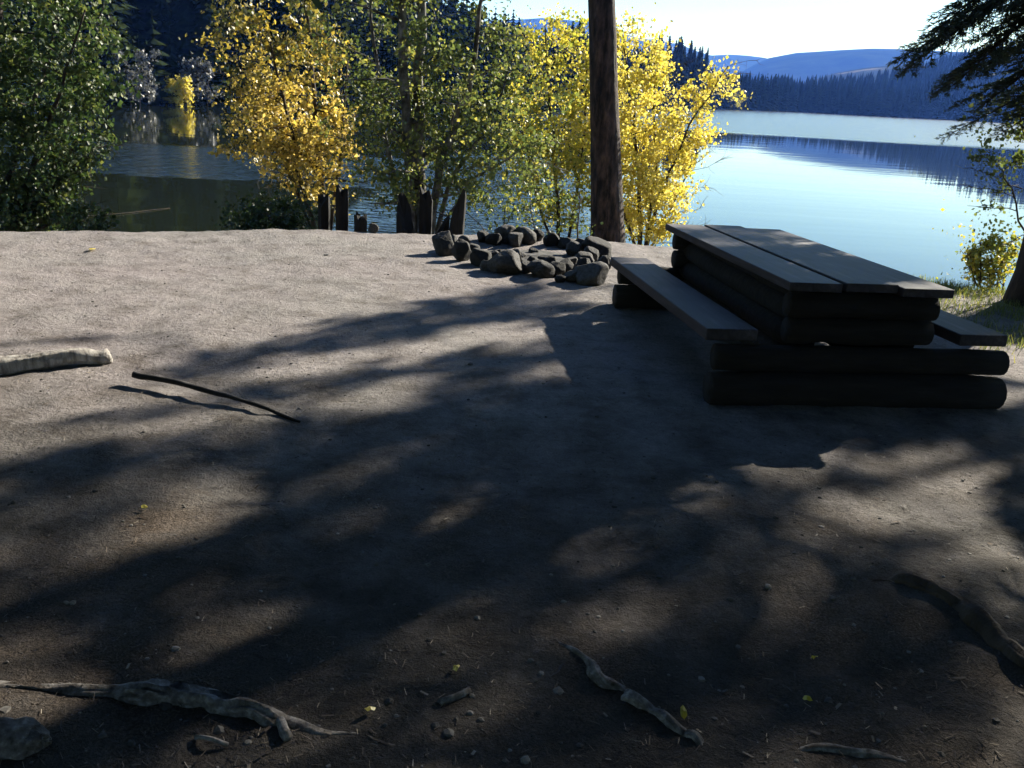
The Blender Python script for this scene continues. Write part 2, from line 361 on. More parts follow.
# haze: one closed box of thin bluish air round the whole scene
def haze_box():
    m, nt, out = new_mat('lake_haze')
    v = node(nt, 'ShaderNodeVolumePrincipled'); v.inputs['Density'].default_value = HAZE_DENSITY
    v.inputs['Color'].default_value = (0.08, 0.21, 0.80, 1); v.inputs['Anisotropy'].default_value = 0.1; v.inputs['Absorption Color'].default_value = (1, 1, 1, 1)
    nt.links.new(v.outputs[0], out.inputs['Volume'])
    b = MB(); b.box((0, 1500, 290), (10400, 11800, 600)); o = b.build('haze', m)
    return tag(o, kind='stuff', label='thin blue haze over the lake', cat='haze')
HAZE_DENSITY = 0.00019
haze_box()

# ------------------------------------------------------------------ far forest
def conifer_mesh(seed, h=1.0, tiers=11, k=7):
    rng = np.random.default_rng(seed); b = MB()
    b.tube([(0, 0, 0), (0, 0, h)], [0.016, 0.003], 4, tint=0.1)
    for i in range(tiers):
        t = i / (tiers - 1); z = h * (0.08 + 0.90 * t); r = (0.17 * (1 - t) ** 0.85 + 0.012) * rng.uniform(0.8, 1.2)
        for j in range(k):
            a = 2 * math.pi * (j + rng.uniform(-.3, .3) + 0.5 * (i % 2)) / k; rr = r * rng.uniform(0.65, 1.25); w = 0.42 * rr + 0.012
            ca, sa = math.cos(a), math.sin(a); dz = rng.uniform(0.25, 0.5) * rr + 0.012
            tip = (ca * rr, sa * rr, z - dz); 
            q = [(0, 0, z + 0.02), (ca * rr * .6 - sa * w, sa * rr * .6 + ca * w, z - dz * .8), tip, (ca * rr * .6 + sa * w, sa * rr * .6 - ca * w, z - dz * .8)]
            b.add(q, [(0, 1, 2), (0, 2, 3)], rng.uniform(0, 1))
    return b.mesh('conifer', FARN)
CONS = [conifer_mesh(100 + i) for i in range(7)]
CONH = [conifer_mesh(130 + i, tiers=34, k=12) for i in range(5)]
rng = np.random.default_rng(11)
def hill_h(o, cache={}):
    pass
# shore rows: individual trees
def place_shore(px0, px1, n, dmin, dmax, hmin, hmax, label, group, MS=None):
    MS = MS or CONS
    a0, a1 = px_dir(px0, 100)[0], px_dir(px1, 100)[0]
    for i in range(n):
        a = a0 + (a1 - a0) * (i + rng.uniform(0.1, 0.9)) / n; d = shore_d(a) + rng.uniform(dmin, dmax)
        h = rng.uniform(hmin, hmax)
        o = link('conifer_tree', MS[int(rng.integers(len(MS)))])
        up = (d - shore_d(a)) * 0.12
        o.location = (d * math.sin(a), d * math.cos(a), WZ - 0.4 + up); o.rotation_euler = (0, 0, rng.uniform(0, 6.28))
        s = rng.uniform(0.8, 1.25); o.scale = (h * s, h * s, h)
        tag(o, label, 'tree', group)
place_shore(-60, 330, 95, 3, 60, 13, 28, 'tall dark conifer on the near shore of the shaded cove', 'dark conifers round the cove', CONH)
place_shore(330, 560, 60, 4, 90, 6, 12, 'dark conifer on the hillside shore behind the aspens', 'conifers behind the aspens', CONH)
place_shore(560, 640, 30, 5, 90, 9, 15, 'dark conifer on the shore behind the yellow tree', 'conifers behind the yellow tree', CONH)
place_shore(640, 712, 34, 4, 50, 13, 24, 'dark pointed conifer on the wooded point beyond the yellow tree', 'conifers on the point', CONH)
place_shore(716, 1060, 80, 4, 20, 11, 19, 'blue hazed conifer in the row along the far shore', 'conifers along the far shore')
# behind them the wood reads as one mass
fw = MB(); rng2 = np.random.default_rng(5)
hs = bpy.data.objects['hill_shore'].data
hv = np.empty(len(hs.vertices) * 3); hs.vertices.foreach_get('co', hv); hv = hv.reshape(27, 260, 3)
cnt = 0
while cnt < 4200:
    i = rng2.uniform(0, 258.99); k = rng2.uniform(0.6, 20.0)
    i0, k0 = int(i), int(k); fi, fk = i - i0, k - k0
    p = (hv[k0, i0] * (1 - fi) + hv[k0, i0 + 1] * fi) * (1 - fk) + (hv[k0 + 1, i0] * (1 - fi) + hv[k0 + 1, i0 + 1] * fi) * fk
    if math.hypot(p[0], p[1]) < 330 or (p[0] < -20): continue
    h = rng2.uniform(9, 19); r = h * rng2.uniform(0.13, 0.2); s = 5
    V = []
    T = 3
    for lv in range(T):
        zb = p[2] + h * (0.05 + 0.3 * lv); zt = p[2] + h * (0.45 + 0.275 * lv); rr = r * (1 - 0.27 * lv)
        base = [(p[0] + rr * rng2.uniform(.7, 1.2) * math.cos(6.283 * j / s + lv), p[1] + rr * rng2.uniform(.7, 1.2) * math.sin(6.283 * j / s + lv), zb - rng2.uniform(0, .1) * h) for j in range(s)]
        fw.add(base + [(p[0], p[1], zt)], [(j, (j + 1) % s, s) for j in range(s)], rng2.uniform(0, 0.8))
    cnt += 1
ca = []
for me_ in CONS:
    vv = np.empty(len(me_.vertices) * 3); me_.vertices.foreach_get('co', vv); ca.append((vv.reshape(-1, 3), [tuple(p.vertices) for p in me_.polygons]))
cnt = 0
while cnt < 1300:
    i = rng2.uniform(0, 258.99); k = rng2.uniform(0.3, 20.0); i0, k0 = int(i), int(k); fi, fk = i - i0, k - k0
    p = (hv[k0, i0] * (1 - fi) + hv[k0, i0 + 1] * fi) * (1 - fk) + (hv[k0 + 1, i0] * (1 - fi) + hv[k0 + 1, i0 + 1] * fi) * fk
    d = math.hypot(p[0], p[1])
    if not (d < 330 or p[0] < -20) or px_dir(-100, 100)[0] > math.atan2(p[0], p[1]): continue
    h = rng2.uniform(8, 14); vv, ff = ca[int(rng2.integers(7))]; a = rng2.uniform(0, 6.28); c, sn = math.cos(a), math.sin(a); w = rng2.uniform(1.0, 1.5)
    q = np.stack([(vv[:, 0] * c - vv[:, 1] * sn) * h * w + p[0], (vv[:, 0] * sn + vv[:, 1] * c) * h * w + p[1], vv[:, 2] * h + p[2] - .5], 1)
    fw.add(q, ff, rng2.uniform(0, .9)); cnt += 1
tag(fw.build('far_forest', FARN), kind='stuff', label='dense conifer wood on the hills across the lake', cat='forest')

# ------------------------------------------------------------------ broadleaf trees
def unit(v): return v / (np.linalg.norm(v) + 1e-9)
def leaf_quads(C, size, rng, hang=0.3):
    n = len(C); u = rng.normal(size=(n, 3)); u[:, 2] -= hang * 1.5; u /= np.linalg.norm(u, axis=1)[:, None]
    w = rng.normal(size=(n, 3)); w -= u * np.sum(u * w, 1)[:, None]; w /= np.linalg.norm(w, axis=1)[:, None]
    s = size * rng.uniform(0.45, 1.4, n)[:, None]
    nrm = np.cross(u, w)
    return np.stack([C - u * s * .5, C + w * s * .42 + nrm * s * .08, C + u * s * .5, C - w * s * .42 + nrm * s * .08], 1)

def broadleaf(name, stems, label, cat, leafm, bark, seed, n_branch=14, br_len=1.0, twigs=7, leaves=9, leaf=0.07, t0=0.2, ell=None, up=0.35, group=None, tint=(0.5, 0.25), tint_fn=None, spread=0.09, keep=1.0, fill=0):
    rng = np.random.default_rng(seed)
    base = np.asarray(stems[0][0][0], float)
    root = thing(name, tuple(base), label, cat, group)
    tb = MB(); cr = MB(); lv = []; br = MB()
    for (pts, r0, r1) in stems:
        P = [np.asarray(p, float) - base for p in pts]
        # resample stem with a little wander
        seg = np.linspace(0, 1, 4 * (len(P) - 1) + 1); arr = np.array(P); tt = np.linspace(0, 1, len(P))
        S = np.stack([np.interp(seg, tt, arr[:, k]) for k in range(3)], 1)
        S[1:-1] += rng.normal(scale=0.02, size=(len(S) - 2, 3))
        RR = np.interp(seg, [0, 1], [r0, r1])
        tb.tube(S, RR, 8, bump=0.06, rng=rng)
        L = np.linalg.norm(arr[-1] - arr[0])
        nb = int(n_branch)
        for i in range(nb):
            t = t0 + (1 - t0) * (i + rng.uniform(0, 1)) / nb
            o = np.array([np.interp(t, seg, S[:, k]) for k in range(3)])
            a = rng.uniform(0, 6.283); ln = br_len * rng.uniform(0.5, 1.2) * (1.0 - 0.55 * max(0, t - 0.35) / 0.65)
            d = unit(np.array([math.cos(a), math.sin(a), rng.uniform(0.0, 2 * up)]))
            B = [o]; 
            for s in range(4):
                d = unit(d + rng.normal(scale=0.16, size=3) + np.array([0, 0, rng.uniform(-0.08, 0.06)])); B.append(B[-1] + d * ln / 4)
            r = np.interp(t, [0, 1], [r0, r1]) * 0.42
            br.tube(B, np.linspace(max(r, .006), .003, 5), 5, cap=False)
            BA = np.array(B)
            for j in range(twigs):
                u = rng.uniform(0.25, 1.0); q = np.array([np.interp(u, np.linspace(0, 1, 5), BA[:, k]) for k in range(3)])
                td = unit(d + rng.normal(scale=0.75, size=3)); tl = ln * rng.uniform(0.15, 0.38)
                e = q + td * tl
                br.tube([q, q + td * tl * .5 + rng.normal(scale=.015, size=3), e], [.004, .003, .002], 3, cap=False)
                m = int(rng.poisson(leaves)); uu = rng.uniform(0.1, 1.1, m)[:, None]
                lv.append(np.concatenate([q + td * tl * uu + rng.normal(scale=spread, size=(m, 3)), np.full((m, 1), rng.normal())], 1))
    LV = np.concatenate(lv)
    if ell is not None:
        ok = np.zeros(len(LV), bool)
        for (c, rx, ry, rz) in ell:
            q = (LV[:, :3] + base - np.asarray(c)) / np.array([rx, ry, rz]); ok |= (np.sum(q * q, 1) < rng.uniform(0.7, 1.15, len(LV)) ** 2)
        LV = LV[ok]
    if fill and ell is not None:
        # leaf sprays between the twigs: small clumps scattered through the crown, with gaps between them
        vol = np.array([rx * ry * rz for (_, rx, ry, rz) in ell]) ** .7; ch = rng.choice(len(ell), fill, p=vol / vol.sum()); ex = []
        for e in ch:
            c, rx, ry, rz = ell[e]; q = unit(rng.normal(size=3)) * rng.uniform(.25, 1.0) ** .5 * rng.uniform(.85, 1.08)
            o = np.asarray(c) + q * np.array([rx, ry, rz]) - base; m = int(rng.poisson(leaves * 2.2)); sg = rng.uniform(.06, .2)
            ax = unit(rng.normal(size=3) + np.array([0, 0, -.2])); tt = rng.normal(scale=sg * 1.6, size=(m, 1))
            ex.append(np.concatenate([o + ax * tt + rng.normal(scale=sg * .6, size=(m, 3)), np.full((m, 1), rng.normal())], 1))
        LV = np.concatenate([LV] + ex)
    if keep < 1: LV = LV[rng.uniform(size=len(LV)) < keep]
    tn = np.clip(tint[0] + tint[1] * (0.7 * LV[:, 3] * 0.6 + 0.5 * rng.normal(size=len(LV))), 0, 1)
    if tint_fn is not None: tn = np.clip(tn + tint_fn(LV[:, :3] + base), 0, 1)
    cr.quads(leaf_quads(LV[:, :3], leaf, rng), tn)
    for vv, tt_ in zip(br.v, br.t): tb.v.append(vv); tb.t.append(tt_)
    tb.f += [tuple(i + tb.n for i in f) for f in br.f]; tb.m += [0] * len(br.f); tb.n += br.n
    tb.build('trunk', bark, root, True)
    cr.build('crown', leafm, root)
    return root

YEL = leaf_mat('yellow_leaves', [(0.0, (0.10, 0.15, 0.02)), (0.3, (0.30, 0.32, 0.035)), (0.6, (0.62, 0.50, 0.05)), (1.0, (0.80, 0.68, 0.16))], trans=0.55)
ORA = leaf_mat('golden_leaves', [(0.0, (0.06, 0.07, 0.015)), (0.3, (0.20, 0.165, 0.03)), (0.65, (0.52, 0.38, 0.05)), (1.0, (0.76, 0.57, 0.14))], trans=0.5)
GRN = leaf_mat('green_leaves', [(0.0, (0.025, 0.045, 0.012)), (0.4, (0.085, 0.12, 0.028)), (0.75, (0.17, 0.20, 0.045)), (1.0, (0.42, 0.38, 0.07))], trans=0.48, gloss=0.045, rough=0.5)
DGR = leaf_mat('dark_green_leaves', [(0.0, (0.012, 0.025, 0.008)), (0.5, (0.035, 0.065, 0.016)), (0.85, (0.08, 0.12, 0.03)), (1.0, (0.16, 0.18, 0.04))], trans=0.45, gloss=0.04, rough=0.5)
GRY = leaf_mat('grey_twig_leaves', [(0.0, (0.05, 0.055, 0.05)), (1.0, (0.16, 0.16, 0.15))], trans=0.3)

def st(Y, pts, r0, r1, dy=0.0):
    n = len(pts)
    return ([at(x, y, Y + dy * i / (n - 1)) for i, (x, y) in enumerate(pts)], r0, r1)
def el(px, py, rx, ry, Y, depth):
    c = at(px, py, Y); k = Y / FOC
    return (c, rx * k, depth, ry * k)

# golden tree left of centre
broadleaf('golden_tree', [st(17, [(326, 262), (322, 190), (314, 90), (300, -40)], .07, .02), st(17, [(322, 255), (300, 180), (288, 120), (262, 10)], .05, .015, -1), st(17, [(324, 255), (290, 175), (262, 120), (236, 60)], .04, .012, .8), st(17, [(328, 250), (340, 150), (348, 60)], .04, .012, .8)],
          'golden orange young tree with several thin stems at the left of the bank', 'tree', ORA, BARK, 21, n_branch=17, br_len=1.35, twigs=9, leaves=15, leaf=0.078, t0=0.28, up=0.25,
          ell=[el(275, 45, 62, 110, 17, 1.8), el(285, 130, 70, 62, 17, 1.6), el(318, 165, 40, 45, 17, 1.2)], fill=170, tint=(0.64, 0.55), tint_fn=lambda p: -0.50 * np.clip((p[:, 2] - 1.3) / 1.6, 0, 1))
# green aspen clump
broadleaf('aspen_tree', [st(16, [(413, 262), (408, 140), (402, 0), (398, -90)],  .11, .05), st(16, [(424, 262), (418, 150), (420, 40), (424, -80)],  .125, .05, .4), st(16, [(428, 255), (440, 160), (466, 95), (478, 30), (486, -40)],  .085, .02, -.4), st(16, [(430, 250), (452, 175), (492, 120), (512, 60)], .05, .012, .5), st(16, [(410, 250), (385, 130), (372, 20), (365, -60)], .05, .015, .3), st(16, [(432, 250), (470, 180), (540, 140)], .035, .01, -.3)],
          'green aspen clump with several dark stems and small glittering leaves', 'tree', GRN, ABARK, 31, n_branch=17, br_len=1.5, twigs=9, leaves=14, leaf=0.07, t0=0.15, up=0.3,
          ell=[el(420, 40, 105, 130, 16, 2.2), el(430, 130, 95, 80, 16, 1.8), el(520, 110, 50, 60, 16, 1.2), el(500, 190, 60, 32, 16, 1.2), el(395, 185, 40, 40, 16, 1.0)], fill=150, tint=(0.62, 0.34), tint_fn=lambda p: 0.18 * np.clip((p[:, 0] - 0.2) / 1.2, 0, 1))
# yellow green tree between the aspens and the pine
broadleaf('yellow_green_tree', [st(20.4, [(560, 262), (556, 170), (548, 90), (545, 25)], .05, .012), st(20.4, [(566, 260), (580, 170), (586, 100), (588, 40)], .04, .012, .5), st(20.4, [(556, 258), (530, 170), (520, 110)], .035, .01, -.4)],
          'yellow green slender tree between the green aspens and the tall trunk', 'tree', YEL, BARK, 41, n_branch=15, br_len=1.25, twigs=9, leaves=14, leaf=0.075, t0=0.15, up=0.3,
          ell=[el(555, 100, 52, 88, 20.4, 1.6), el(560, 180, 55, 45, 20.4, 1.4)], fill=230, tint=(0.47, 0.30), tint_fn=lambda p: -0.12 * np.clip((0.6 - p[:, 2]) / 1.0, 0, 1))
# bright yellow tree behind the trunk
broadleaf('yellow_tree', [st(21.2, [(640, 268), (640, 180), (632, 100), (622, 30)], .06, .012), st(21.2, [(642, 262), (662, 190), (690, 125), (728, 66)], .05, .010, -.5), st(21.2, [(644, 262), (655, 170), (654, 90), (648, 48)], .05, .012, .6), st(21.2, [(640, 262), (612, 170), (596, 80)], .045, .012, .5), st(21.2, [(644, 262), (672, 205), (700, 150)], .03, .01, .3)],
          'bright yellow bushy tree on the bank right behind the tall trunk', 'tree', YEL, BARK, 51, n_branch=17, br_len=1.2, twigs=10, leaves=16, leaf=0.075, t0=0.12, up=0.3,
          ell=[el(625, 100, 52, 78, 21.2, 1.8), el(648, 170, 52, 62, 21.2, 1.7), el(690, 120, 28, 34, 21.2, .9), el(718, 82, 20, 22, 21.2, .7), el(645, 222, 34, 26, 21.2, 1.1)], fill=270, tint=(0.72, 0.32))
# dark green tree at the left edge
broadleaf('dark_leafy_tree', [st(15, [(-20, 300), (-10, 150), (0, 0), (5, -120)], .12, .04), st(15, [(-10, 280), (30, 170), (60, 90), (85, 10)], .06, .012, -.6), st(15, [(-30, 270), (40, 200), (90, 150)], .05, .012, .5), st(15, [(-10, 280), (40, 230), (80, 205)], .04, .01), st(15, [(0, 200), (50, 60), (70, -60)], .05, .02, .6)],
          'dark green leafy tree filling the left edge of the bank', 'tree', DGR, BARK, 61, n_branch=19, br_len=1.45, twigs=9, leaves=16, leaf=0.085, t0=0.1, up=0.2,
          ell=[el(20, 40, 88, 150, 15, 2.2), el(28, 150, 46, 70, 15, 1.5), el(15, 205, 46, 40, 15, 1.3), el(100, 85, 24, 18, 15, .8)], fill=280, tint=(0.62, 0.4))
# low dark bushes on the bank
broadleaf('bank_bush', [st(14.5, [(255, 268), (250, 215)], .02, .006), st(14.5, [(285, 268), (290, 205)], .02, .006, .4), st(14.5, [(270, 268), (270, 210)], .02, .006, -.4)],
          'low dark bush under the golden tree', 'bush', DGR, BARK, 71, n_branch=10, br_len=.6, twigs=7, leaves=9, leaf=0.07, t0=.1, ell=[el(272, 222, 48, 28, 14.5, .8)], fill=60, tint=(0.25, 0.2))
broadleaf('bank_bush', [st(14, [(70, 262), (66, 210)], .02, .006), st(14, [(95, 262), (100, 215)], .02, .006, .4)],
          'low green bush at the foot of the dark leafy tree', 'bush', DGR, BARK, 72, n_branch=9, br_len=.5, twigs=7, leaves=8, leaf=0.07, t0=.1, ell=[el(78, 222, 40, 24, 14, .7)], tint=(0.45, 0.25))
broadleaf('bank_bush', [st(15, [(500, 268), (505, 205)], .02, .005), st(15, [(540, 268), (530, 200)], .02, .005, .3), st(15, [(575, 268), (580, 190)], .02, .005, -.3)],
          'sparse twiggy bush behind the stone ring', 'bush', GRN, BARK, 73, n_branch=9, br_len=.6, twigs=6, leaves=4, leaf=0.06, t0=.1, ell=[el(540, 215, 70, 36, 15, .8)], tint=(0.55, 0.3))
# cove: pale bare shrubs and a yellow one at the waterline
def cove_shrub(px, h, w, label, matl, seed, tint=(0.5, .3)):
    a = px_dir(px, 105)[0]; d = shore_d(a) + 1.0; b = np.array([d * math.sin(a), d * math.cos(a), WZ - .1])
    stems = [([b + np.array([rngs, 0, 0]), b + np.array([rngs * 1.6, 0, h])], .06, .02) for rngs in (-w * .3, 0.0, w * .3)]
    broadleaf('shore_shrub', stems, label, 'shrub', matl, BARK, seed, n_branch=9, br_len=w * .5, twigs=6, leaves=8, leaf=.3, t0=.05, up=.5, tint=tint, spread=.25)
cove_shrub(140, 5.2, 3.0, 'grey bare tall shrub on the far side of the cove', GRY, 81)
cove_shrub(200, 4.6, 2.6, 'grey bare shrub right of the yellow shrub on the cove shore', GRY, 82)
cove_shrub(180, 2.6, 2.2, 'small bright yellow shrub on the cove waterline', YEL, 83, (0.75, .2))
cove_shrub(735, 9.0, 8.0, 'pale yellow bush at the end of the wooded point', YEL, 84, (0.45, .2))

# ------------------------------------------------------------------ conifers near the camp
def bough_mesh(seed, L=1.0, width=0.45, droop=0.25, needle=0.035, nw=0.006, step=0.06, dens=70, name='bough'):
    rng = np.random.default_rng(seed); b = MB()
    n = 9; ts = np.linspace(0, 1, n)
    ax = np.stack([L * ts, 0.04 * L * np.sin(ts * 3 + seed), -droop * L * ts ** 1.6 + 0.10 * L * np.clip(ts - .7, 0, 1)], 1)
    b.tube(ax, np.linspace(.014 * L + .004, .003, n), 6, cap=False, mat=1)
    Q = []; T = []
    def needles(p0, p1, k):
        d = unit(p1 - p0); a = np.array([0, 0, 1.0]); u = unit(np.cross(d, a)); w = np.cross(d, u)
        tt = rng.uniform(0.05, 1.03, k)[:, None]; an = rng.uniform(0, 6.283, k)
        rad = np.cos(an)[:, None] * u + np.sin(an)[:, None] * w * 0.6
        dr = d * 0.75 + rad; dr /= np.linalg.norm(dr, axis=1)[:, None]
        c = p0 + (p1 - p0) * tt; s = np.cross(dr, rng.normal(size=(k, 3))); s /= np.linalg.norm(s, axis=1)[:, None] + 1e-9
        l = needle * rng.uniform(.7, 1.25, k)[:, None]
        Q.append(np.stack([c - s * nw * .5, c + s * nw * .5, c + dr * l + s * nw * .25, c + dr * l - s * nw * .25], 1)); T.append(np.clip(rng.normal(.45, .2, k), 0, 1))
    m = int(L / step)
    for i in range(m):
        t = 0.12 + 0.88 * (i + rng.uniform(0, 1)) / m
        o = np.array([np.interp(t, ts, ax[:, k]) for k in range(3)])
        ln = width * L * (1.05 - t) ** 0.75 * rng.uniform(.6, 1.15) + .05
        for sgn in (-1, 1):
            if rng.uniform() < .12: continue
            d = unit(np.array([0.75, sgn * rng.uniform(.6, 1.0), rng.uniform(-.45, .08)]))
            e = o + d * ln; e[2] -= .10 * ln
            mid = (o + e) / 2 + np.array([0, 0, .03 * ln])
            b.tube([o, mid, e], [.005, .004, .002], 3, cap=False, mat=1)
            needles(o, mid, int(dens * ln * .5) + 2); needles(mid, e, int(dens * ln * .5) + 2)
            for q in range(int(ln / .09)):
                v = rng.uniform(.25, .95); oo = o + (e - o) * v; s2 = rng.choice([-1, 1])
                dd = unit(d + np.array([.3, 0, 0]) + s2 * .8 * unit(np.cross(d, [0, 0, 1.0])) + np.array([0, 0, rng.uniform(-.4, .1)])); l2 = ln * rng.uniform(.18, .38) * (1.1 - v * .6)
                needles(oo, oo + dd * l2, int(dens * l2) + 3)
    needles(ax[5], ax[8], int(dens * L * .4))
    b.quads(np.concatenate(Q), np.concatenate(T))
    return b.mesh(name, [NEEDLEF if needle < .05 else NEEDLE, BARK])
# three weights of bough: fine for the fir in view, coarser for firs that only shade the ground
FINE = [bough_mesh(200 + i, L=2.0, width=0.36, droop=d, needle=.04, nw=.008, step=.075, dens=110) for i, d in enumerate((.20, .32, .42, .28))]
COARSE = [bough_mesh(220 + i, L=2.0, width=0.42, droop=d, needle=.10, nw=.026, step=.085, dens=55) for i, d in enumerate((.15, .28, .36))]

def fir(name, base, H, r0, label, cat, boughs, meshes, seed, bark=BARK, lean=(0, 0)):
    """boughs: list of (z, azimuth, length, pitch)"""
    rng = np.random.default_rng(seed); root = thing(name, base, label, cat)
    t = MB(); n = 14
    P = [np.array([lean[0] * k / n + rng.normal(scale=.012), lean[1] * k / n + rng.normal(scale=.012), H * k / n - .15 * (k == 0)]) for k in range(n + 1)]
    rad = [r0 * (1 - .93 * (k / n)) * (1.0 + (.45 if k == 0 else 0)) for k in range(n + 1)]
    P.insert(1, np.array([0, 0, .35])); rad.insert(1, r0 * 1.02)
    t.tube(P, rad, 16, bump=.05, rng=rng); t.build('trunk', bark, root, True)
    for (z, az, ln, pit) in boughs:
        o = link('bough', meshes[int(rng.integers(len(meshes)))], root); s = ln / 2.0
        o.location = (lean[0] * z / H, lean[1] * z / H, z); o.rotation_euler = (rng.uniform(-.25, .25), pit, az); o.scale = (s, s * rng.uniform(.85, 1.1), s)
    return root
def whorls(z0, z1, n, lmax, rng, az0=0, az1=6.283, lmin=.4, pit=(-.1, .25)):
    out = []
    for i in range(n):
        z = z0 + (z1 - z0) * (i + rng.uniform(0, 1)) / n; t = (z - z0) / (z1 - z0)
        out.append((z, rng.uniform(az0, az1), (lmax * (1 - t) + lmin * t) * rng.uniform(.7, 1.1), rng.uniform(*pit)))
    return out

# the fir at the right edge of the view
RB = on_plane(1030, 305); rg = np.random.default_rng(3)
bz = [(3.5, R(192), 2.2, .40), (3.3, R(182), 2.1, .36), (3.4, R(205), 2.0, .42), (3.15, R(196), 1.9, .40), (2.7, R(190), 1.6, .25), (2.6, R(204), 1.4, .28), (2.5, R(183), 1.3, .22), (3.8, R(188), 2.2, .36), (3.75, R(200), 2.1, .40), (2.4, R(225), 1.2, .2), (3.2, R(222), 1.7, .3), (2.3, R(200), 1.0, .22), (2.25, R(186), 1.3, .15), (2.2, R(212), 1.2, .2)]
bz += whorls(3.6, 11.5, 44, 2.1, rg)
fir('fir_tree', (RB[0], RB[1], ground_z(RB[0], RB[1]) - .03), 13, .20, 'fir at the right edge with drooping boughs over the lake', 'fir tree', bz, FINE, 5)
# taller firs to the right whose shade falls over the table and the foreground
rg = np.random.default_rng(8)
def shade_fir(x, y, H, r, z0, lmax, n, label, seed, extra=()):
    return fir('fir_tree', (x, y, ground_z(x, y) - .05), H, r, label, 'fir tree', whorls(z0, H * .97, n, lmax, np.random.default_rng(seed)) + list(extra), COARSE, seed)
FLAT = [bough_mesh(240 + i, L=2.0, width=w, droop=.08, needle=.09, nw=.022, step=.09, dens=46) for i, w in enumerate((.20, .26, .32))]
def limb_fir(x, y, H, r, z0, lmax, n, label, seed, limbs):
    """a fir with long side limbs; each limb carries one spray. limbs: (shade root px, shade tip px, distance towards the sun, width factor)"""
    root = shade_fir(x, y, H, r, z0, lmax, n, label, seed); gz = ground_z(x, y) - .05; rgl = np.random.default_rng(seed + 1); tb = MB()
    sh = np.array([math.sin(SUN_AZ), math.cos(SUN_AZ)])
    for (A, B, D, wf) in limbs:
        ga, gb = on_plane(*A)[:2], on_plane(*B)[:2]; z = D * math.tan(SUN_EL); o2 = ga + sh * D; t2 = gb + sh * D; L = np.linalg.norm(t2 - o2)
        o = link('bough', FLAT[int(rgl.integers(3))], root); o.location = (o2[0] - x, o2[1] - y, z - gz)
        o.rotation_euler = (rgl.uniform(-.15, .15), -.06, math.atan2(t2[1] - o2[1], t2[0] - o2[0])); k = L / 2; o.scale = (k, k * wf, k)
        zz = z - gz; tb.tube([(0, 0, zz + .5), ((o2[0] - x) * .5, (o2[1] - y) * .5, zz + .35), (o2[0] - x, o2[1] - y, zz)], [.05, .035, .025], 6, cap=False)
    tb.build('limb', BARK, root, True)
    return root
LIMBS = [((610, 287), (188, 366), 13.5, .55), ((560, 300), (300, 345), 13.8, .5), ((600, 352), (80, 424), 14.2, .3), ((610, 400), (-20, 468), 14.6, .55), ((440, 452), (-60, 488), 15.0, .6), ((150, 334), (-40, 352), 16.5, .3),
         ((560, 520), (-60, 604), 15.4, .6), ((480, 565), (-40, 644), 15.8, .7), ((600, 520), (300, 560), 15.2, .35), ((560, 640), (-20, 690), 16.0, .8), ((640, 380), (380, 440), 14.0, .3), ((760, 545), (520, 620), 15.6, .5), ((880, 650), (480, 740), 16.2, .6),
         ((930, 470), (660, 530), 14.6, .3), ((1010, 520), (640, 600), 15.0, .4), ((1020, 590), (640, 680), 15.6, .5), ((1060, 650), (700, 764), 16.0, .7), ((1080, 440), (900, 480), 14.2, .3), ((780, 600), (520, 690), 15.8, .4),
         ((760, 640), (400, 706), 14.8, .6), ((940, 690), (560, 770), 14.8, .7), ((720, 690), (360, 764), 15.2, .6), ((1060, 620), (800, 700), 15.0, .5), ((600, 622), (330, 664), 15.6, .4), ((1000, 745), (700, 800), 14.6, .8), ((560, 735), (200, 800), 15.6, .8), ((340, 690), (-40, 760), 16.4, .7)]
limb_fir(11.6, 17.2, 18, .26, 7.5, 2.6, 30, 'tall fir with long limbs on the bank beyond the right edge of the clearing', 12, LIMBS)
shade_fir(8.8, 10.0, 14, .20, 3.4, 2.4, 26, 'middle sized fir between the taller firs on the right', 15)
shade_fir(9.5, 6.0, 17, .25, 2.6, 3.7, 46, 'tall fir standing right of the picnic table', 13)
shade_fir(14.5, 11.5, 19, .28, 3.5, 4.0, 50, 'thick fir standing behind the other firs on the right', 14)
# unseen firs added beside and behind the viewer to block sky light
for k, (x, y, H, z0, lm) in enumerate([(-5.5, -4.5, 19, 3.5, 4.5), (0.5, -6.5, 21, 3.5, 4.5), (5.5, -4.0, 20, 3.5, 4.5), (-10, 1.0, 18, 3.5, 4.5), (-1.6, -1.2, 17, 5.0, 4.6), (6.5, 1.0, 18, 3.5, 4.6), (-5.0, 3.0, 18, 4.3, 4.8), (-8.6, 7.2, 17, 5.8, 4.3), (3.2, 0.6, 18, 4.0, 4.6), (-7.8, 5.2, 19, 6.6, 6.2), (5.0, 3.2, 19, 4.8, 4.8), (-4.6, 0.6, 20, 5.0, 6.0)]):
    fir('fir_tree', (x, y, ground_z(x, y) - .05), H, .25, ['tall sky blocking fir added behind the clearing on its left', 'tall sky blocking fir added behind the middle of the clearing', 'tall sky blocking fir added behind the clearing on its right', 'tall sky blocking fir added far left of the clearing', 'slender sky blocking fir added close behind the viewpoint', 'sky blocking fir added on the right side of the clearing', 'sky blocking fir added at the left side of the clearing', 'sky blocking fir added near the water left of the clearing', 'sky blocking fir added close by on the right of the viewpoint', 'broad sky blocking fir added over the clearing from the left', 'broad sky blocking fir added over the clearing from the right', 'broad sky blocking fir added left of the viewpoint'][k], 'fir tree',
        whorls(z0, H * .97, 80, lm, np.random.default_rng(40 + k)), COARSE, 40 + k)

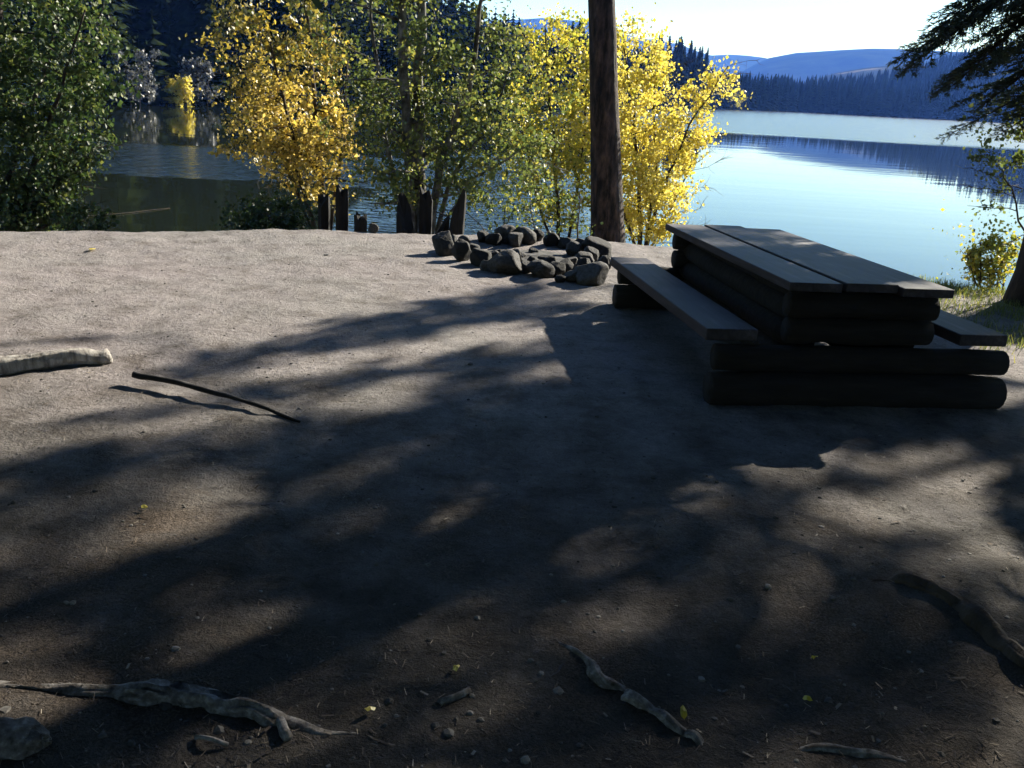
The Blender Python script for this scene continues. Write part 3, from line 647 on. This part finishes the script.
# the tall bare trunk on the bank (pine, crown above the picture)
def tall_pine():
    Y = 18.6; a = at(609, 262, Y); b = at(601, -40, Y); rg = np.random.default_rng(77); k = Y / FOC
    base = np.array([a[0], a[1], ground_z(a[0], a[1]) - .1]); d = (b - a) / (b[2] - a[2]); H = 21.0
    root = thing('pine_tree', tuple(base), 'tall straight pine trunk rising out of view between the yellow trees', 'pine tree')
    t = MB(); P = []; rad = []
    for z in [0, .4, .9, 1.6, 2.5, 3.5, 4.5, 5.5, 6.5, 8, 10, 13, 16, 19, 21]:
        P.append(np.array([d[0] * min(z, 7), d[1] * min(z, 7), z]) + rg.normal(scale=.008, size=3)); rad.append(k * 15.5 * (1.35 if z == 0 else 1.2 if z < .5 else 1.1 if z < 1 else 1.03 if z < 2 else 1.0) * (1 - .045 * z) + .01)
    t.tube(P, rad, 22, bump=.05, rng=rg); t.build('trunk', PBARK, root, True)
    for i in range(34):
        z = rg.uniform(11, 20.6); o = link('bough', COARSE[int(rg.integers(3))], root); ln = rg.uniform(1.6, 3.0) * (1.2 - z / 24)
        o.location = (d[0] * 7, d[1] * 7, z); o.rotation_euler = (0, rg.uniform(-.2, .2), rg.uniform(0, 6.28)); s = ln / 2; o.scale = (s, s, s)
tall_pine()

# sapling leaves hanging beside the right fir, and shrub below it
broadleaf('leafy_sapling', [st(9.6, [(1036, 300), (1034, 200), (1020, 120), (1008, 80)], .018, .006), st(9.6, [(1034, 250), (1012, 190), (990, 150)], .012, .004, .2)],
          'thin leafy sapling leaning in beside the right fir', 'sapling', GRN, BARK, 91, n_branch=10, br_len=.5, twigs=8, leaves=7, leaf=.045, t0=.2, up=.2, ell=[el(1010, 150, 30, 50, 9.6, .5), el(1005, 225, 26, 26, 9.6, .4), el(1015, 110, 30, 30, 9.6, .5)], fill=26, tint=(.6, .25), spread=.03)
broadleaf('shore_shrub', [st(10.2, [(985, 296), (980, 240)], .012, .004), st(10.2, [(1002, 296), (1000, 235)], .012, .004, .2), st(10.2, [(995, 296), (1012, 240)], .012, .004, -.2), st(10.2, [(975, 296), (966, 255)], .01, .004)],
          'small yellowish shrub at the bank edge behind the table', 'shrub', YEL, BARK, 92, n_branch=9, br_len=.36, twigs=8, leaves=9, leaf=.04, t0=.1, up=.4, ell=[el(993, 255, 28, 36, 10.2, .4)], fill=28, tint=(.34, .3), spread=.03)

# ------------------------------------------------------------------ picnic table
def picnic_table():
    tx, ty, yaw = 1.984, 6.774, 0.1416; W, L, TH = 1.083, 2.66, 0.736
    gz = ground_z(tx, ty, False)
    root = thing('picnic_table', (tx, ty, gz), 'heavy dark log picnic table with two attached benches in the shade', 'picnic table', rotz=yaw)
    tilt = -0.015
    rg = np.random.default_rng(4)
    # tabletop planks: middle and right ones set back a touch at the far end, as in the picture
    pw = W / 3
    for i in range(3):
        b = MB(); x = -W / 2 + pw * (i + .5)
        ln = L + (0, .012, .02)[i]
        b.box((0, 0, 0), (pw - .022, ln, .055))
        o = b.build('tabletop_plank', PLANK, root); bevel(o, .006)
        o.location = (x, (0, .006, -.02)[i], TH - .0275 + (0, .005, -.009)[i]); o.rotation_euler = (tilt, rg.uniform(-.004, .004), (0, .002, -.002)[i])
    hb, o1, bw, bL = .429, .676, .330, 2.60
    for s in (-1, 1):
        b = MB(); b.box((0, 0, 0), (bw, bL, .075)); o = b.build('bench_plank', PLANK, root); bevel(o, .008)
        o.location = (s * (o1 + bw / 2), 0, hb - .0375); o.rotation_euler = (tilt, 0, 0)
    def log(name, a, c, r, bmp=.05):
        b = MB(); a = np.array(a, float); c = np.array(c, float); n = 9
        P = [a + (c - a) * k / (n - 1) + rg.normal(scale=.004, size=3) for k in range(n)]
        rr = [r * rg.uniform(.96, 1.04) for _ in P]; rr[0] *= .93; rr[-1] *= .93
        b.tube(P, rr, 14, bump=bmp * .5, rng=rg); b.build(name, LOGWOOD, root, True)
    for e in (-1, 1):
        y = -(L / 2 - .09) if e < 0 else L / 2 - .2
        full = 1.05 - .07
        yl = y - .13 if e < 0 else y
        log('cross_log', (-full, yl, .09), (full - .02, yl, .09), .112)
        log('cross_log', (-full + .03, yl + .05, .275), (full, yl + .05, .27), .085)
        hw = W / 2 - .06
        log('cross_log', (-hw, y, .44), (hw, y, .44), .085)
        log('cross_log', (-hw - .01, y, .60), (hw + .01, y, .60), .08)
    for s in (-1, 1):
        x = s * (W / 2 - .20)
        for z, r in ((.19, .095), (.36, .09), (.52, .085), (.63, .05)):
            log('side_log', (x, -L / 2 + .10, z), (x, L / 2 - .08, z), r)
    # short log props under the bench overhang
    return root
picnic_table()

# ------------------------------------------------------------------ fire ring
def stone_mesh(seed):
    import bmesh
    bm = bmesh.new(); bmesh.ops.create_icosphere(bm, subdivisions=4, radius=1.0)
    off = Vector((seed * 3.7, seed * 1.3, seed * 9.1)); tl = []
    planes = [(Vector(np.random.default_rng(seed * 31 + k).normal(size=3)).normalized(), np.random.default_rng(seed * 17 + k).uniform(.62, .9)) for k in range(9)]
    for v in bm.verts:
        n = v.co.normalized(); r = 1 + .22 * mnoise.noise(n * 1.3 + off)
        p = n * r
        for (pn, pd) in planes:
            q = p.dot(pn)
            if q > pd: p = p - pn * (q - pd) * .97
        p = p + n * (.035 * mnoise.noise(n * 5 + off) + .018 * mnoise.noise(n * 13 + off))
        v.co = p
    me = bpy.data.meshes.new('stone'); bm.to_mesh(me); bm.free()
    a = me.attributes.new('tint', 'FLOAT', 'POINT'); a.data.foreach_set('value', np.full(len(me.vertices), np.random.default_rng(seed).uniform(.1, .95), dtype=np.float32))
    me.materials.append(STONE); me.polygons.foreach_set('use_smooth', [True] * len(me.polygons)); return me
STONES = [stone_mesh(i + 1) for i in range(12)]
def stone(px, py, w, h, label, seed, depth=None):
    """px,py: foot of the stone on the ground seen from the clearing; w,h in metres"""
    r = np.random.default_rng(seed); p = on_plane(px, py)
    o = link('stone', STONES[seed % 12]); d = depth or w * r.uniform(.75, 1.1)
    o.scale = (w / 2, d / 2, h / 2 * 1.15); o.rotation_euler = (r.uniform(-.25, .25), r.uniform(-.25, .25), r.uniform(0, 6.28) if abs(w - d) < .12 else r.uniform(-.3, .3))
    o.location = (p[0], p[1] + d * .35, ground_z(p[0], p[1]) + h * .34)
    return tag(o, label, 'stone', 'stones of the fire ring')
ordw = ['first', 'second', 'third', 'fourth', 'fifth', 'sixth', 'seventh', 'eighth', 'ninth', 'tenth', 'eleventh', 'twelfth']
front = [(443, 255, .29, .30), (461, 261, .24, .25), (481, 266, .27, .23), (487, 272, .15, .13), (505, 275, .34, .25), (525, 273, .20, .15), (540, 279, .30, .17), (556, 277, .22, .17), (572, 283, .22, .12), (594, 286, .40, .24), (560, 284, .12, .08)]
for i, (x, y, w, h) in enumerate(front):
    lab = 'large pale rounded stone at the left end of the fire ring' if i == 0 else 'big dark boulder of the fire ring against the bench end' if i == 9 else 'tiny stone wedged low at the front of the fire ring' if i == 10 else '%s stone from the left along the front row of the fire ring' % ordw[i]
    stone(x, y, w, h, lab, 60 + i)
backr = [(464, 244, .16, .10), (482, 243, .20, .16), (504, 244, .30, .25), (524, 245, .32, .24), (537, 243, .17, .17), (551, 247, .22, .18), (566, 249, .26, .15), (580, 250, .24, .15), (598, 258, .38, .24)]
for i, (x, y, w, h) in enumerate(backr):
    lab = 'large rounded stone at the right end of the fire ring back row' if i == 8 else '%s stone from the left along the back row of the fire ring' % ordw[i]
    stone(x, y, w, h, lab, 90 + i)
inner = [(500, 255, .14, .08), (520, 259, .16, .09), (545, 262, .18, .10), (570, 268, .20, .12), (582, 266, .26, .14), (533, 254, .12, .09)]
for i, (x, y, w, h) in enumerate(inner):
    stone(x, y, w, h, '%s small stone from the left lying inside the fire ring' % ordw[i], 120 + i)
for i, (x, y, w, h) in enumerate([(452, 250, .18, .2), (472, 254, .2, .16), (492, 262, .18, .16), (514, 266, .2, .2), (532, 268, .16, .14), (549, 270, .2, .16), (566, 275, .2, .18), (583, 274, .2, .18), (494, 246, .2, .18), (515, 247, .2, .2), (573, 256, .22, .18), (590, 262, .22, .2), (604, 268, .2, .16)]):
    stone(x, y, w, h, '%s stone from the left in the middle of the fire ring heap' % (ordw + ['last'])[i], 150 + i)
ab = MB(); rr_ = np.random.default_rng(6); ringv = []  # low dark sheet added to deepen the shade between the ring stones
for q in range(7):
    for k in range(24):
        a = 6.2832 * k / 24; f = q / 6; ringv.append((.72 * f * math.cos(a) * (1 + .08 * math.sin(3 * a)), .74 * f * math.sin(a), .05 * (1 - f ** 2) - .008 + rr_.uniform(-.006, .006)))
ab.add(ringv, [(q * 24 + k, q * 24 + (k + 1) % 24, (q + 1) * 24 + (k + 1) % 24, (q + 1) * 24 + k) for q in range(6) for k in range(24)])
ao = ab.build('ring_shade_bed', rough_mat('ring_shade', [(0.3, (0.012, 0.011, 0.011)), (0.6, (0.05, 0.047, 0.045)), (0.8, (0.13, 0.125, 0.12))], scale=(12, 12, 12), bump=0.6)); ao.location = (.12, 9.9, ground_z(.12, 9.9) + .004)
tag(ao, 'dark sheet added for the shade between the fire ring stones', 'ring_shade')
# pale stone on the edge near the stumps
stone(373, 232, .13, .13, 'small pale stone alone on the bank edge by the stumps', 140)['group'] = 'loose stones'

# ------------------------------------------------------------------ dark stumps on the bank edge
def stump(px, ytop, w, Y, label, seed, top='flat', lean=0.0):
    r = np.random.default_rng(seed); a = at(px, 250, Y); zt = at(px, ytop, Y)[2]; g = ground_z(a[0], a[1]) - .08
    h = zt - g; rad = w / 2; n = 12; sd = 14; V = []; F = []
    prof = r.uniform(.78, 1.18, sd); ragged = r.uniform(.0, .22, sd)
    for k in range(n + 1):
        t = k / n
        for j in range(sd):
            an = 6.283 * j / sd; q = prof[j] * (1 + r.uniform(-.04, .04)) * (1.25 - .3 * min(t * 3, 1)) 
            zz = h * t
            if k == n:
                zz = h * (1 - (ragged[j] if top == 'flat' else (.55 * (1 - math.cos(an + seed)) / 2 + .06 * r.uniform(0, 1))))
            elif top == 'flat' and t > .6: zz = h * (t - ragged[j] * (t - .6) / .4 * .95)
            elif top != 'flat': zz = min(zz, h * (1 - .55 * (1 - math.cos(an + seed)) / 2) * t ** .7 if t > .3 else zz)
            V.append((rad * q * math.cos(an) + lean * zz, rad * q * math.sin(an), zz))
    for k in range(n):
        for j in range(sd): F.append((k * sd + j, k * sd + (j + 1) % sd, (k + 1) * sd + (j + 1) % sd, (k + 1) * sd + j))
    V.append((lean * h, 0, h * (.9 if top == 'flat' else .6))); c = len(V) - 1
    for j in range(sd): F.append((n * sd + j, n * sd + (j + 1) % sd, c))
    b = MB(); b.add(V, F); o = b.build('tree_stump', STUMP); o.location = (a[0], a[1], g)
    return tag(o, label, 'stump', 'dark stumps on the bank')
stump(324, 191, .16, 12.3, 'short dark stump leftmost of the group on the bank', 1)
stump(342, 181, .21, 12.2, 'tallest flat topped dark stump beside the golden tree', 2)
stump(361, 211, .19, 12.0, 'lowest squat dark stump beside the pale stone', 3)
stump(404, 190, .22, 12.4, 'broad dark stump at the left foot of the aspens', 4, 'split')
stump(424, 184, .20, 12.6, 'dark stump in the middle of the aspen stems', 5)
stump(441, 212, .22, 12.4, 'low dark stump beside the pointed one', 6, 'split')
stump(455, 186, .20, 12.3, 'pointed splintered dark stump left of the stone ring', 7, 'split', .03)

# ------------------------------------------------------------------ logs, roots, sticks
def woody(name, pts, rad, matl, label, cat, seed, sides=26, bump=.10, sub=9, group=None, wander=.010, furrow=.28):
    r = np.random.default_rng(seed); P = np.array(pts, float); tt = np.linspace(0, 1, len(P)); n = sub * (len(P) - 1) + 1; sg = np.linspace(0, 1, n)
    S = np.stack([np.interp(sg, tt, P[:, k]) for k in range(3)], 1)
    # round the corners of the polyline
    for _ in range(6): S[1:-1] = .25 * S[:-2] + .5 * S[1:-1] + .25 * S[2:]
    wn_ = np.array([[mnoise.noise(Vector((i * .22, seed + 9.1 * k, 0))) for k in range(3)] for i in range(n)]); S[1:-1] += wander * 2.2 * wn_[1:-1]
    rr = np.interp(sg, tt, rad) * np.array([1 + .22 * mnoise.noise(Vector((i * .3, seed * 1.3, 4))) for i in range(n)])
    base = S[0].copy(); b = MB(); b.tube(S - base, rr, sides, bump=bump, rng=r, furrow=furrow); o = b.build(name, matl, None, True); o.location = base
    return tag(o, label, cat, group)
def gp(px, py, up=0.0):
    p = on_plane(px, py); return np.array([p[0], p[1], ground_z(p[0], p[1]) + up])
woody('fallen_log', [gp(-120, 392, .05), gp(-20, 376, .05), gp(60, 367, .05), gp(110, 362, .045)], [.062, .055, .050, .044], DRIFT, 'bleached grey fallen log at the left edge of the sand', 'log', 301)
woody('dead_branch', [gp(134, 384, .065), gp(170, 388, .065), gp(215, 399, .05), gp(250, 408, .03), gp(300, 421, .005)], [.019, .017, .015, .012, .007], STUMP, 'thin dark stick propped off the sand with its shadow beneath', 'stick', 302, sides=8, wander=.004)
woody('tree_root', [gp(-90, 684, -0.042), gp(40, 692, -0.028), gp(140, 696, -0.008), gp(185, 698, 0.000), (gp(240, 708, -0.006)), gp(300, 725, -0.012), gp(370, 738, -0.014), gp(440, 746, -0.032)], [.032, .034, .040, .046, .034, .022, .018, .008], ROOTM, 'long grey surface root across the lower left foreground', 'root', 303, bump=.16, furrow=.5)
woody('cut_log', [gp(-60, 757, -0.008), gp(-20, 750, 0.004), gp(20, 752, 0.006), gp(34, 754, 0.004), gp(40, 755, 0.002)], [.062, .062, .058, .046, .020], ROOTM, 'rounded grey log end at the bottom left corner', 'log', 304, bump=.10, furrow=.16)
woody('tree_root', [gp(530, 622, -0.024), gp(575, 650, -0.012), gp(610, 680, -0.006), gp(650, 704, -0.006), gp(690, 728, -0.012), gp(712, 748, -0.026)], [.010, .016, .021, .023, .017, .009], ROOTM, 'knobbly pale root in the lower middle of the foreground', 'root', 305, bump=.22, furrow=.5, wander=.016)
woody('tree_root', [gp(850, 588, -0.048), gp(900, 584, -0.010), gp(945, 604, -0.002), gp(985, 634, 0.000), gp(1030, 670, -0.002), gp(1080, 702, -0.008)], [.018, .032, .038, .040, .042, .042], BARK, 'dark curving root at the lower right edge', 'root', 306, bump=.16, furrow=.4)
woody('tree_root', [gp(740, 752, -0.023), gp(840, 743, -0.010), gp(900, 752, -0.007), gp(975, 776, -0.013)], [.010, .014, .016, .012], ROOTM, 'thin dim root along the bottom edge right of centre', 'root', 307, bump=.15, furrow=.4)
woody('wood_piece', [gp(280, 722, .012), gp(288, 740, .012)], [.014, .013], ROOTM, 'short broken wood piece just below the long root', 'wood piece', 308, sides=8, sub=3)
woody('wood_piece', [gp(196, 738, .008), gp(228, 746, .008)], [.007, .006], ROOTM, 'flat splinter lying left below the long root', 'wood piece', 309, sides=8, sub=3)
woody('wood_piece', [gp(440, 700, .008), gp(470, 688, .01)], [.012, .009], ROOTM, 'grey wood chip beyond the end of the long root', 'wood piece', 310, sides=8, sub=3)
woody('floating_pole', [on_plane(62, 218, WZ + .01), on_plane(115, 214, WZ + .03), on_plane(170, 208, WZ + .01)], [.005, .006, .004], TWIG, 'thin pale pole floating on the dark cove water', 'pole', 311, sides=6, wander=.004)

# yellow fallen leaves one can point at
def fallen(px, py, size, label, seed):
    r = np.random.default_rng(seed); b = MB(); n = 8; V = []
    for k in range(n):
        a = 6.283 * k / n; rr = size * (.5 + .12 * math.cos(2 * a)) * r.uniform(.9, 1.1); V.append((rr * math.cos(a), rr * .75 * math.sin(a), .012 * r.uniform(-.3, 1)))
    V.append((0, 0, .010)); b.add(V, [(k, (k + 1) % n, n) for k in range(n)], r.uniform(.5, .9))
    o = b.build('fallen_leaf', YEL); p = gp(px, py, .012); o.location = p; o.rotation_euler = (r.uniform(-.4, .4), r.uniform(-.4, .4), r.uniform(0, 6))
    tag(o, label, 'leaf', 'fallen leaves')
fallen(684, 709, .035, 'yellow fallen leaf beside the knobbly pale root', 1); fallen(456, 669, .03, 'yellow fallen leaf right of the long root', 2); fallen(92, 248, .10, 'pale yellow leaf lying on the open sand', 3)
fallen(370, 713, .028, 'pale leaf resting against the far end of the long root', 4); fallen(814, 658, .022, 'pale leaf in the deep shade right of centre', 5); fallen(808, 697, .025, 'larger pale leaf in the deep shade right of the knobbly root', 6); fallen(145, 510, .03, 'greenish leaf on the lit ground at the left', 7)

# ground litter: needles, chips and grit nobody could count
def litter():
    r = np.random.default_rng(99); b = MB(); Q = []; T = []
    n = 15000
    u = r.uniform(0, 1, n); y = 1.7 + 9.2 * u ** 1.8; x = r.uniform(-1, 1, n) * (0.62 * y + .4)
    for i in range(n):
        if y[i] > np.interp(x[i], EX, EY) - .15: continue
        cl = mnoise.noise(Vector((x[i] * 1.2, y[i] * 1.2, 3)))
        if cl < r.uniform(-.5, .35): continue
        z = ground_z(x[i], y[i]) + .004; a = r.uniform(0, 6.283); big = r.uniform()
        l, w = (r.uniform(.012, .035), r.uniform(.0007, .0015)) if big < .95 else (r.uniform(.012, .04), r.uniform(.002, .005))
        c, s = math.cos(a) * l / 2, math.sin(a) * l / 2; px_, py_ = -math.sin(a) * w, math.cos(a) * w; e = r.uniform(-.006, .008)
        Q.append([(x[i] - c - px_, y[i] - s - py_, z), (x[i] + c - px_, y[i] + s - py_, z + e), (x[i] + c + px_, y[i] + s + py_, z + e + .001), (x[i] - c + px_, y[i] - s + py_, z + .001)]); T.append(r.uniform(0, 1))
    b.quads(np.array(Q), np.array(T))
    m = leaf_mat('litter', [(0, (.02, .015, .011)), (.5, (.075, .055, .04)), (.85, (.15, .115, .085)), (1, (.27, .23, .18))], trans=.1, gloss=.03)
    tag(b.build('forest_litter', m), kind='stuff', label='scattered needles, chips and bark bits on the ground', cat='litter')
    g = MB()
    for i in range(2600):
        yy = 1.7 + 9.2 * r.uniform() ** 1.5; xx = r.uniform(-1, 1) * (.62 * yy + .4)
        if yy > np.interp(xx, EX, EY) - .1: continue
        s = r.gamma(1.6, .0022) + .002; z = ground_z(xx, yy)
        q6 = np.arange(6) * 1.0472 + r.uniform(0, 1); fl = r.uniform(.45, .8)
        V = np.concatenate([np.stack([np.cos(q6), np.sin(q6), np.zeros(6)], 1), np.stack([np.cos(q6 + .5) * .78, np.sin(q6 + .5) * .78, np.full(6, fl * .7)], 1), [(0, 0, fl)]]) * s * r.uniform(.8, 1.25, (13, 1)) + np.array([xx, yy, z - s * .12])
        g.add(V, [(k, (k + 1) % 6, 6 + k) for k in range(6)] + [((k + 1) % 6, 6 + (k + 1) % 6, 6 + k) for k in range(6)] + [(6 + k, 6 + (k + 1) % 6, 12) for k in range(6)], r.uniform(0, 1))
    tag(g.build('pebbles', rough_mat('pebble_grey', [(0.2, (0.035, 0.031, 0.028)), (0.5, (0.085, 0.078, 0.072)), (0.8, (0.18, 0.168, 0.155))], scale=(30, 30, 30), bump=0.2, tint_amt=0.6)), kind='stuff', label='small loose pebbles on the sand', cat='pebbles')
litter()

# grass patch by the right fir
def grass():
    r = np.random.default_rng(55); Q = []; T = []
    for i in range(14000):
        x = r.uniform(3.7, 7.0); y = r.uniform(6.6, 9.9)
        if mnoise.noise(Vector((x * 1.1, y * 1.1, 5))) < r.uniform(-.35, .3) or y > np.interp(x, EX, EY) + .3: continue
        h = r.uniform(.03, .09); a = r.uniform(0, 6.28); z = ground_z(x, y); lx, ly = r.normal(scale=.03, size=2); w = .004
        Q.append([(x - w * math.cos(a), y - w * math.sin(a), z), (x + w * math.cos(a), y + w * math.sin(a), z), (x + lx + w * .3, y + ly, z + h), (x + lx - w * .3, y + ly, z + h)]); T.append(r.uniform(.3, 1))
    b = MB(); b.quads(np.array(Q), np.array(T)); tag(b.build('grass', GRN), kind='stuff', label='short thin grass under the right fir', cat='grass')
grass()
